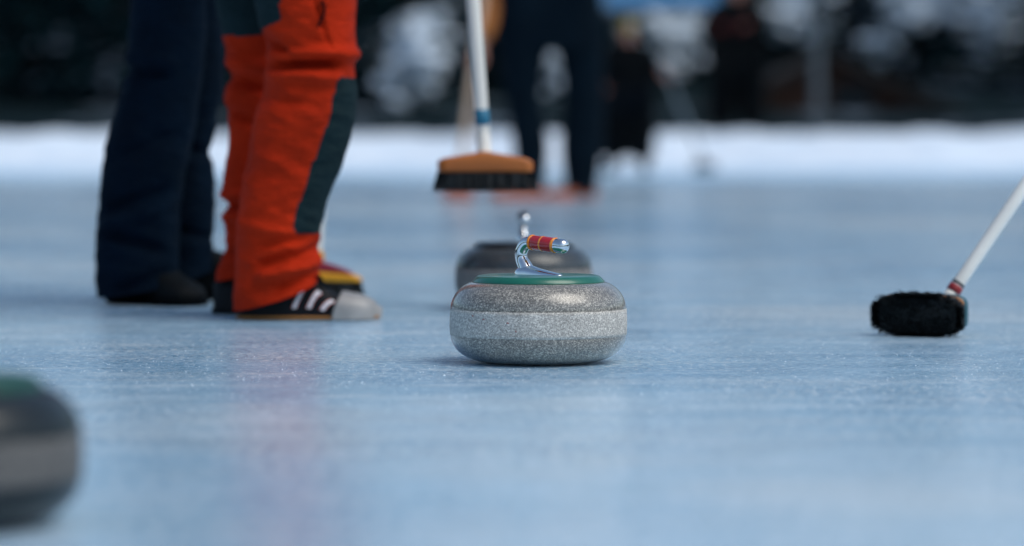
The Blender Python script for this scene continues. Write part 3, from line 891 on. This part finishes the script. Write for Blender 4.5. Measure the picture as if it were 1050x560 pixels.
# pocket flap with its zip on the near thigh
b = MB(); rows = []
for i in range(13):
    px = 284 + 80 * i / 12; row = []
    for j in range(5):
        py = 56 + 7 * j / 4 - .04 * (px - 284)
        l_, r_ = interp(NEAR, py); cx, rx = (l_ + r_) / 2, (r_ - l_) / 2
        ct = max(-.985, min(.985, (px - cx) / rx)); st0 = -math.sqrt(1 - ct * ct)
        p = at(px, py, 6.63); p.y += .95 * sgnp(st0, .9) * rx * 6.63 / F_PX
        row.append(p + V((ct, st0, 0)) * (.010 + .0015 * math.sin(math.pi * j / 4)))
    rows.append(row)
b.rings(rows, False, False, closed=False); b.build('pocket_flap', M['orange'], tro)
b = MB(); pts = []
for i in range(12):
    py = 2 + 28 * i / 11; px = 330 + 3 * math.sin(i * .4)
    l_, r_ = interp(NEAR, py); cx, rx = (l_ + r_) / 2, (r_ - l_) / 2
    ct = (px - cx) / rx; st0 = -math.sqrt(1 - ct * ct)
    p = at(px, py, 6.63); p.y += .95 * sgnp(st0, .9) * rx * 6.63 / F_PX
    pts.append(p + V((ct, st0, 0)) * .013)
b.tube(pts, [.0015] + [.0028] * 10 + [.0015], 10); b.build('pocket_zip', M['blackcloth'], tro)
shoe_parts(t, (at(243, 330, 6.60).x, 6.63), R(1), .272, .047, [(0, .05), (.06, .075), (.2, .085), (.4, .09), (.55, .088), (.62, .068), (.70, .050), (.80, .044), (.9, .038), (.97, .028), (1, .018)], M['shoe_black'], M['gum'], .0085, M['slider'], True, 'black sneaker with three white stripes and grey toe slider')
shoe_parts(t, (at(219, 322, 6.83).x, 6.83), R(3), .262, .046, [(0, .06), (.06, .075), (.2, .085), (.4, .09), (.55, .088), (.64, .070), (.74, .056), (.88, .044), (.97, .03), (1, .018)], M['shoe_black'], M['boot'], .012)
g1 = broom1_base + broom1_axis * .78; g2 = broom1_base + broom1_axis * .98
upper_body(t, hipc + V((.01, 0, 0)), R(8), 1.80, M['teal'], [((-.525, 6.83, .92), ctr(FAR, 60, 6.83), ctr(FAR, 270, 6.83)), ((-.40, 6.63, .92), ctr(NEAR, 60, 6.63), ctr(NEAR, 290, 6.63))], [(g1, broom1_axis, .0185), (g2 + V((0, 0, 0)), broom1_axis, .0185)], hat=M['orange'], glove=M['boot'], legr=.36)

# ---- person in navy trousers
N1 = [(-130, 137, 218), (-60, 136, 215), (0, 135, 212), (30, 134, 211), (58, 133, 209), (70, 132, 208), (85, 127, 206), (110, 121, 203), (150, 109, 195), (180, 104, 189), (210, 101, 185), (240, 98, 183), (275, 98, 183), (292, 99, 184), (305, 101, 184)]
N2 = [(-130, 160, 230), (-60, 160, 229), (0, 162, 228), (60, 165, 228), (100, 166, 226), (130, 166, 221), (152, 166, 216), (170, 166, 218), (195, 166, 220), (230, 168, 219), (262, 169, 217), (292, 168, 214)]
hipc = V((-.715, 7.28, 0))
t = thing('person', (hipc.x, hipc.y, 0), 'person in dark navy trousers and dark shoes standing behind the orange trousered player', 'person', 'players on the ice')
r1 = leg_rings(N1, 7.2, 1.0, 16, 9.0, .010, [(74, -.008, 6, .1, 125, 175), (62, .006, 8, .1, 120, 180), (205, -.008, 6, -.3, 105, 175), (222, .006, 7, -.3, 105, 175), (245, -.007, 6, .3, 100, 170), (150, -.005, 6, -.4, 110, 190), (285, -.006, 6, -.35, 120, 190)], n=96, m=180)
r2 = leg_rings(N2, 7.36, 1.0, 14, 4.0, .009, [(120, -.007, 7, -.5, 190, 235), (155, -.008, 6, .2, 190, 230), (240, -.006, 6, .3, 180, 230)], n=96, m=180)
tr = MB()
for r_ in (r1, r2): tr.rings([[q[0] for q in ring] for ring in r_], False, False)
pelvis(tr, (hipc.x, hipc.y, 0), 1.02, .78, .14, .20)
tr.build('trousers', M['navy'], t)
lowtop = [(0, .05), (.06, .085), (.2, .10), (.4, .11), (.55, .10), (.66, .075), (.78, .06), (.9, .048), (.97, .035), (1, .02)]
shoe_parts(t, (-.85, 7.27), R(-38), .25, .052, lowtop, M['boot'], M['blackcloth'], .022)
shoe_parts(t, (-.76, 7.44), R(-18), .26, .052, lowtop, M['boot'], M['blackcloth'], .022)
g1 = broom3_base + broom3_axis * .95; g2 = broom3_base + broom3_axis * 1.12
upper_body(t, hipc, R(12), 1.80, M['navy'], [((-.68, 7.36, .92), ctr(N2, 60, 7.36), ctr(N2, 280, 7.36)), ((-.72, 7.2, .92), ctr(N1, 60, 7.2), ctr(N1, 280, 7.2))], [(g2, broom3_axis, .0155), (g1, broom3_axis, .0155)], hat=M['blackcloth'], glove=M['blackcloth'], legr=.36)

# ---- far player with tan jacket, and the broom in the hand
Y = 18.5
A1 = [(-60, 506, 570), (0, 504, 570), (30, 506, 566), (60, 512, 560), (100, 518, 555), (150, 526, 562), (201, 528, 557)]
A2 = [(-60, 556, 616), (0, 556, 617), (30, 563, 620), (60, 573, 620), (100, 578, 620), (150, 575, 618), (201, 580, 611)]
hipc = V((at(562, 0, Y).x, Y, 0))
t = thing('person', (hipc.x, hipc.y, 0), 'blurred player in navy trousers, tan jacket and orange shoes beyond the raised broom', 'person', 'players on the ice')
tr = MB()
for tab, yy in ((A1, Y), (A2, Y + .06)):
    tr.rings([[q[0] for q in ring] for ring in leg_rings(tab, yy, .9, 0, 3.0, .006, n=40, m=60, py0=-40)], False, False)
pelvis(tr, (hipc.x, hipc.y, 0), 1.14, .80, .30, .15)
tr.build('trousers', M['navy2'], t)
for px, an, yy in ((556, 187, Y - .02), (611, 190, Y + .05)):
    shoe_parts(t, (at(px, 200, Y).x, yy), R(an), .29, .055, [(0, .06), (.2, .075), (.5, .075), (.7, .06), (.9, .05), (1, .03)], M['boot'], M['orange_shoe'], .042)
gp = at(487, 62, Y - .15)
hb = at(470, 199, Y - .25)
ax = (gp - V((hb.x, hb.y, .05))).normalized()
g2 = V((hipc.x + .22, Y - .22, 1.16))
upper_body(t, hipc, R(248), 1.80, M['tan'], [((hipc.x - .09, Y, .92), ctr(A1, 50, Y), ctr(A1, 170, Y)), ((hipc.x + .1, Y + .06, .92), ctr(A2, 50, Y + .06), ctr(A2, 170, Y + .06))][::-1],
           [(g2, V((1, 0, 0)), .02), (gp, ax, .016)], hem=.585, hat=M['navy2'], glove=None, legr=.8)
t = thing('curling_broom', V((hb.x, hb.y, 0)), 'small blurred broom with pale wooden shaft and orange red block held by the far player', 'broom', BG)
c = V((hb.x, hb.y, .035))
b = MB(); block_loft(b, c, EX, EY, EZ, [(-.085, 0, .028), (-.07, 0, .034), (0, 0, .045), (.07, 0, .034), (.085, 0, .028)], .032); b.build('block', M['orange_shoe'], t)
b = MB(); bristle_block(b, c, EX, EY, EZ, .083, .03, .035, .05, 12, 500); b.build('bristles', M['orange_shoe'], t)
shaft(t, 'handle', c + EZ * .03, c + EZ * .03 + ax * 1.2, .018, .020, M['pale_wood'])

# ---- generic dressed figure for the two people at the far bank
def dressed(name, label, x, y, zg, ang, H, trou, jack, hands, hat, hat_style='beanie', bulk=1.0, hem=.46, hair=None, glove=None, boots=None, cat='person'):
    t = thing(name, (x, y, zg), label, cat, 'onlookers at the far bank')
    f = V((math.cos(ang), math.sin(ang), 0)); l = V((-f.y, f.x, 0)); o = V((x, y, 0))
    legs = []; nodes = [(x, y, .52 * H, .085 * H * bulk, .07 * H * bulk)]; ed = []
    for s in (1, -1):
        hp = o + l * (s * .05 * H * bulk ** .6) + EZ * .50 * H; kn = o + l * (s * .06 * H * bulk ** .6) + f * .015 + EZ * .28 * H; an = o + l * (s * .068 * H * bulk ** .5) - f * .01 + EZ * .055 * H
        legs.append((hp, kn, an)); i = len(nodes)
        nodes += [tuple(hp) + (.062 * H * bulk,), tuple(kn) + (.047 * H * bulk,), tuple(an) + (.040 * H * bulk,)]; ed += [(0, i), (i, i + 1), (i + 1, i + 2)]
    b = MB(); b.add(*skin_mesh(nodes, ed, 2)); b.v = [p + V((0, 0, 0)) for p in b.v]
    parts0 = set(COL.objects)
    b.build('trousers', trou, t)
    for s in (1, -1):
        h_ = o + l * (s * .068 * H * bulk ** .5) - f * .09
        shoe_parts(t, (h_.x, h_.y), ang + s * .15, .27, .052, lowtop, M['boot'], M['blackcloth'], .025)
    upper_body(t, o, ang, H, jack, legs, hands, hem=hem, hat=hat, hat_style=hat_style, bulk=bulk, hair=hair, glove=glove)
    # everything was laid out with the feet at z = 0 and relative to the root's own height
    for ob in COL.objects:
        if ob.parent is t: ob.location.z += zg
    return t

Y = 30.8
x = at(644, 0, Y).x
bh = at(722, 160, Y - .1); btop = at(664, 30, Y - .05)
bax = (btop - V((bh.x, bh.y, .05))).normalized()
bp = V((bh.x, bh.y, ground_z(bh.x, bh.y) if bh.y > 33 else 0))
gC = bp + EZ * .07 + bax * .86
dressed('person', 'small blurred person in black with mustard knit hat and broom at the bank', x, Y, .0, R(262), 1.34, M['darkblue'], M['blackcloth'],
        [(gC, bax, .015), (V((x - .20, Y - .18, .72)), V((0, 1, .2)), .02)], M['knit'], 'pompom', 2.2, .07)
t = thing('curling_broom', bp, 'thin pale broom slanting across the dark trees beside the mustard hatted person', 'broom', BG)
c = bp + EZ * .045
b = MB(); block_loft(b, c, EX, EY, EZ, [(-.10, 0, .028), (0, 0, .05), (.10, 0, .028)], .032); b.build('block', M['black_disc'], t)
b = MB(); bristle_block(b, c, EX, EY, EZ, .098, .03, .044, .05, 13, 500); b.build('bristles', M['bristle'], t)
shaft(t, 'handle', c + EZ * .03, c + EZ * .03 + bax * 1.32, .015, .015, M['pole_light'])

Y = 38.2; zg = ground_z(at(756, 0, Y).x, Y)
x = at(756, 0, Y).x
dressed('person', 'person dressed in black with dark red gloves raised behind the snow bank', x, Y, zg, R(268), 1.80, M['blackcloth'], M['blackcloth'],
        [(V((x + .03, Y - .34, 1.24)), V((1, 0, .3)), .02), (V((x - .20, Y - .34, 1.22)), V((1, 0, -.3)), .02)], M['blackcloth'], 'beanie', 2.2, .38, M['hair'], glove=M['maroon'])

# ------------------------------------------------------------------ things beyond the bank
Y = 41.0
t = thing('notice_board', (at(680, 0, Y).x, Y, ground_z(at(680, 0, Y).x, Y)), 'plain sky blue board on two metal posts behind the people at the bank', 'board')
x0, x1 = at(620, 0, Y).x, at(738, 0, Y).x; zb = at(0, 7, Y).z
b = MB(); b.box(((x0 + x1) / 2, Y, zb + .45), ((x1 - x0) / 2, .02, .45)); pn_ = b.build('panel', M['blue_board'], t, False, .006)
b = MB()
fr = [(x0 - .005, zb - .005), (x1 + .005, zb - .005), (x1 + .005, zb + .905), (x0 - .005, zb + .905)]; fo_ = [(x0 - .045, zb - .04), (x1 + .045, zb - .04), (x1 + .045, zb + .94), (x0 - .045, zb + .94)]
vs = [(x, Y + dy, z) for dy in (-.03, .03) for q in (fr, fo_) for x, z in q]
b.add(vs, [f_ for k in range(4) for j in [(k + 1) % 4] for f_ in ((k, j, 4 + j, 4 + k), (8 + k, 12 + k, 12 + j, 8 + j), (4 + k, 4 + j, 12 + j, 12 + k), (k, 8 + k, 8 + j, j))])
b.build('frame', M['metal_grey'], t, False, .004)
for xx in (x0 - .02, x1 + .02):
    b = MB(); b.tube([(xx, Y + .055, .2), (xx, Y + .055, zb + .98)], .022, 16); b.build('post', M['metal_grey'], t)

Y = 42.0
p = at(838, 128, Y)
t = thing('wooden_post', (p.x, Y, .2), 'weathered grey post standing upright behind the snow bank', 'post')
b = MB(); b.tube([(p.x + .004 * math.sin(z_ * 9), Y, z_) for z_ in [.2 + .2 * i for i in range(26)]], [.062 - .0006 * i + .003 * math.sin(i * 2.1) for i in range(26)], 20); b.build('pole', M['pole'], t)
b = MB(); b.lathe([(.05, 5.2), (.07, 5.22), (.06, 5.28), (.02, 5.34)], 20, (p.x, Y, 0), True, True); b.build('cap', M['snow'], t)

# chalet: gable end towards the rink, right-hand slope running down behind the bank
Y = 50.0
xr, xe = at(850, 0, Y).x, at(1005, 0, Y).x; zr, ze = at(0, 52, Y).z, at(0, 124, Y).z
t = thing('wooden_hut', (xr, Y, .3), 'dark brown timber hut with a sloping gable roof half hidden by trees', 'hut')
hwid = xe - xr; sl = (zr - ze) / hwid
b = MB()
hx = hwid * .86
pts = [(xr - hx, Y), (xr + hx, Y)]
b.add([(xr - hx, Y, .2), (xr + hx, Y, .2), (xr + hx, Y, zr - sl * hx - .12), (xr, Y, zr - .12), (xr - hx, Y, zr - sl * hx - .12), (xr - hx, Y + 4, .2), (xr + hx, Y + 4, .2), (xr + hx, Y + 4, zr - sl * hx - .12), (xr, Y + 4, zr - .12), (xr - hx, Y + 4, zr - sl * hx - .12)],
      [(0, 1, 2, 3, 4), (9, 8, 7, 6, 5), (0, 5, 6, 1), (1, 6, 7, 2), (0, 4, 9, 5), (2, 7, 8, 3), (3, 8, 9, 4)])
b.build('wall', M['brown_wood'], t, False)
for s in (-1, 1):
    b = MB(); q0 = V((xr, 0, zr)); q1 = V((xr + s * hwid, 0, ze)); nn = V((s * sl, 0, 1)).normalized()
    vs = []
    for yy in (Y - .5, Y + 4.4):
        for q, o_ in ((q0, 0), (q1, 0), (q1, .10), (q0, .10)): vs.append(V((q.x, yy, q.z)) + nn * (o_ - .10))
    b.add(vs, [(0, 1, 2, 3), (7, 6, 5, 4), (0, 4, 5, 1), (1, 5, 6, 2), (2, 6, 7, 3), (3, 7, 4, 0)]); b.build('roof', M['roof'], t, False)
b = MB(); b.box((xr + .35, Y - .02, .85), (.38, .03, .28)); wn = b.build('window', M['brown_wood'], t, False, .01)
b = MB(); b.box((xr + .35, Y - .055, .85), (.30, .004, .20)); b.build('pane', M['window'], wn, False)

# ------------------------------------------------------------------ spruces, each with its own crown, trunk and snow load
SNOW = [(120, 84, 14, 30, .7, 0), (78, 95, 12, 22, .4, 0), (425, 58, 34, 34, .75, 1), (402, 88, 16, 20, .5, 1), (440, 52, 14, 20, .5, 1), (567, 86, 20, 24, .8, 1), (695, 42, 24, 26, 1.0, 1), (815, 16, 25, 24, 1.0, 1), (905, 50, 13, 22, .7, 1), (800, 88, 12, 14, .3, 0), (948, 6, 38, 15, .95, 1), (985, 2, 20, 10, .5, 0), (1018, 22, 20, 30, .6, 1), (1020, 50, 18, 16, .6, 1), (1005, 90, 42, 18, .5, 0), (1038, 105, 14, 16, .6, 0), (885, 4, 12, 8, .5, 0), (958, 76, 16, 12, .4, 0)]
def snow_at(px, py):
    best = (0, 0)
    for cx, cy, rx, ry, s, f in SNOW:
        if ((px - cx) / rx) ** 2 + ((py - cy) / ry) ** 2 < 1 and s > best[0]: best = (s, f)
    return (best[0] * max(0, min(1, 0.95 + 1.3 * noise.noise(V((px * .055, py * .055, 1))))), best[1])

def spruce(x, y, H, rb, seed, label):
    rnd = random.Random(seed); zg = ground_z(x, y) - .05
    t = thing('spruce_tree', (x, y, zg), label, 'tree', 'spruces beyond the snow bank')
    b = MB(); b.tube([(x + .03 * math.sin(i), y, zg + H * i / 8) for i in range(9)], [.16 * (H / 9) * (1 - i / 8.3) + .01 for i in range(9)], 12); b.build('trunk', M['bark'], t)
    fo, sn, sh = MB(), MB(), MB()
    zc = .25
    while zc < H * .97:
        u = zc / H; rl = rb * (1 - u) ** .8 * (0.85 if zc < .5 else 1); nb = 9 if zc < 3.2 else 7
        a0 = rnd.random() * 6.28
        for k in range(nb):
            a = a0 + 2 * math.pi * k / nb + rnd.gauss(0, .18); ln = rl * rnd.uniform(.72, 1.12); dz = rnd.gauss(0, .06)
            d = V((math.cos(a), math.sin(a), 0)); s = V((-d.y, d.x, 0))
            nseg = max(4, int(ln / (.15 if zc < 3.2 else .24)))
            for i in range(nseg):
                q = (i + .6) / nseg
                p = V((x, y, zg + zc + dz)) + d * (ln * q) + EZ * (-.22 * ln * q * q + .05 * q)
                wd = .16 * (1 - q * .55) + .04; big = 1.0 if zc < 3.2 else 1.5
                for sd in (-1, 0, 1):
                    e = (s * sd * .9 + d * .6 + EZ * rnd.gauss(-.12, .15)).normalized(); l_ = wd * big * rnd.uniform(1.0, 1.9)
                    n_ = e.cross(V((rnd.gauss(0, .5), rnd.gauss(0, .5), 1))).normalized() * (.045 * big * rnd.uniform(.7, 1.4))
                    fo.add([p - n_ * .6, p + e * l_ * .5 - n_, p + e * l_, p + e * l_ * .5 + n_, p + n_ * .6], [(0, 1, 2, 3, 4)])
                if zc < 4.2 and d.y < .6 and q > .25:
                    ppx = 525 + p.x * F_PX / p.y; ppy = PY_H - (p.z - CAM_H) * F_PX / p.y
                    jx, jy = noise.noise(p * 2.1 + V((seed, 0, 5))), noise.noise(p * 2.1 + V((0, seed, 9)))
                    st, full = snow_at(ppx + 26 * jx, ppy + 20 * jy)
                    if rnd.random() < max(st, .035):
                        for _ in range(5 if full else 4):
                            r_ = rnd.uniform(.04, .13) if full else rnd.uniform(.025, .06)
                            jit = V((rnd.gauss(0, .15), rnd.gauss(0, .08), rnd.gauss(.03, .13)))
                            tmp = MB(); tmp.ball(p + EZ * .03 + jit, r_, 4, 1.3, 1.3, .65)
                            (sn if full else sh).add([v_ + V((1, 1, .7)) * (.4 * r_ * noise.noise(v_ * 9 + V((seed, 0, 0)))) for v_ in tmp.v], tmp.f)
        zc += (.24 if zc < 3.2 else .46) * rnd.uniform(.85, 1.15)
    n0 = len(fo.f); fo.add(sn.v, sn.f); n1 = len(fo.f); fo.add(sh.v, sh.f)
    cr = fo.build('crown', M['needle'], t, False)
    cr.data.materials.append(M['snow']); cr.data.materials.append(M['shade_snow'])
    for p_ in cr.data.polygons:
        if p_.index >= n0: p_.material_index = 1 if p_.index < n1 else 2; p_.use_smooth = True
    return t

rnd = random.Random(21)
spots = []
for i in range(15): spots.append((-10.2 + 1.42 * i + rnd.uniform(-.3, .3), 53 + rnd.uniform(-2, 2.5), rnd.uniform(5.0, 7.2), rnd.uniform(1.25, 1.7)))
for i in range(16): spots.append((-12.0 + 1.6 * i + rnd.uniform(-.5, .5), 60 + rnd.uniform(-1.5, 2.5), rnd.uniform(5.5, 8), rnd.uniform(1.5, 2.0)))
for i in range(12): spots.append((-15 + 2.7 * i + rnd.uniform(-.6, .6), 68 + rnd.uniform(-2, 3), rnd.uniform(6, 8.5), rnd.uniform(1.8, 2.3)))
WORDS = ['slender', 'broad', 'ragged', 'dense', 'drooping']
for i, (x, y, h, rb) in enumerate(spots):
    if 49 < y < 55.5 and xr - hwid - 1.0 < x < xr + hwid + .9: y = 56.2 + rnd.random()
    spruce(x, y, h, rb, i, 'dark snow flecked spruce in the blurred row of trees beyond the snow bank')

scene.cycles.use_denoising = True
scene.cycles.max_bounces = 6
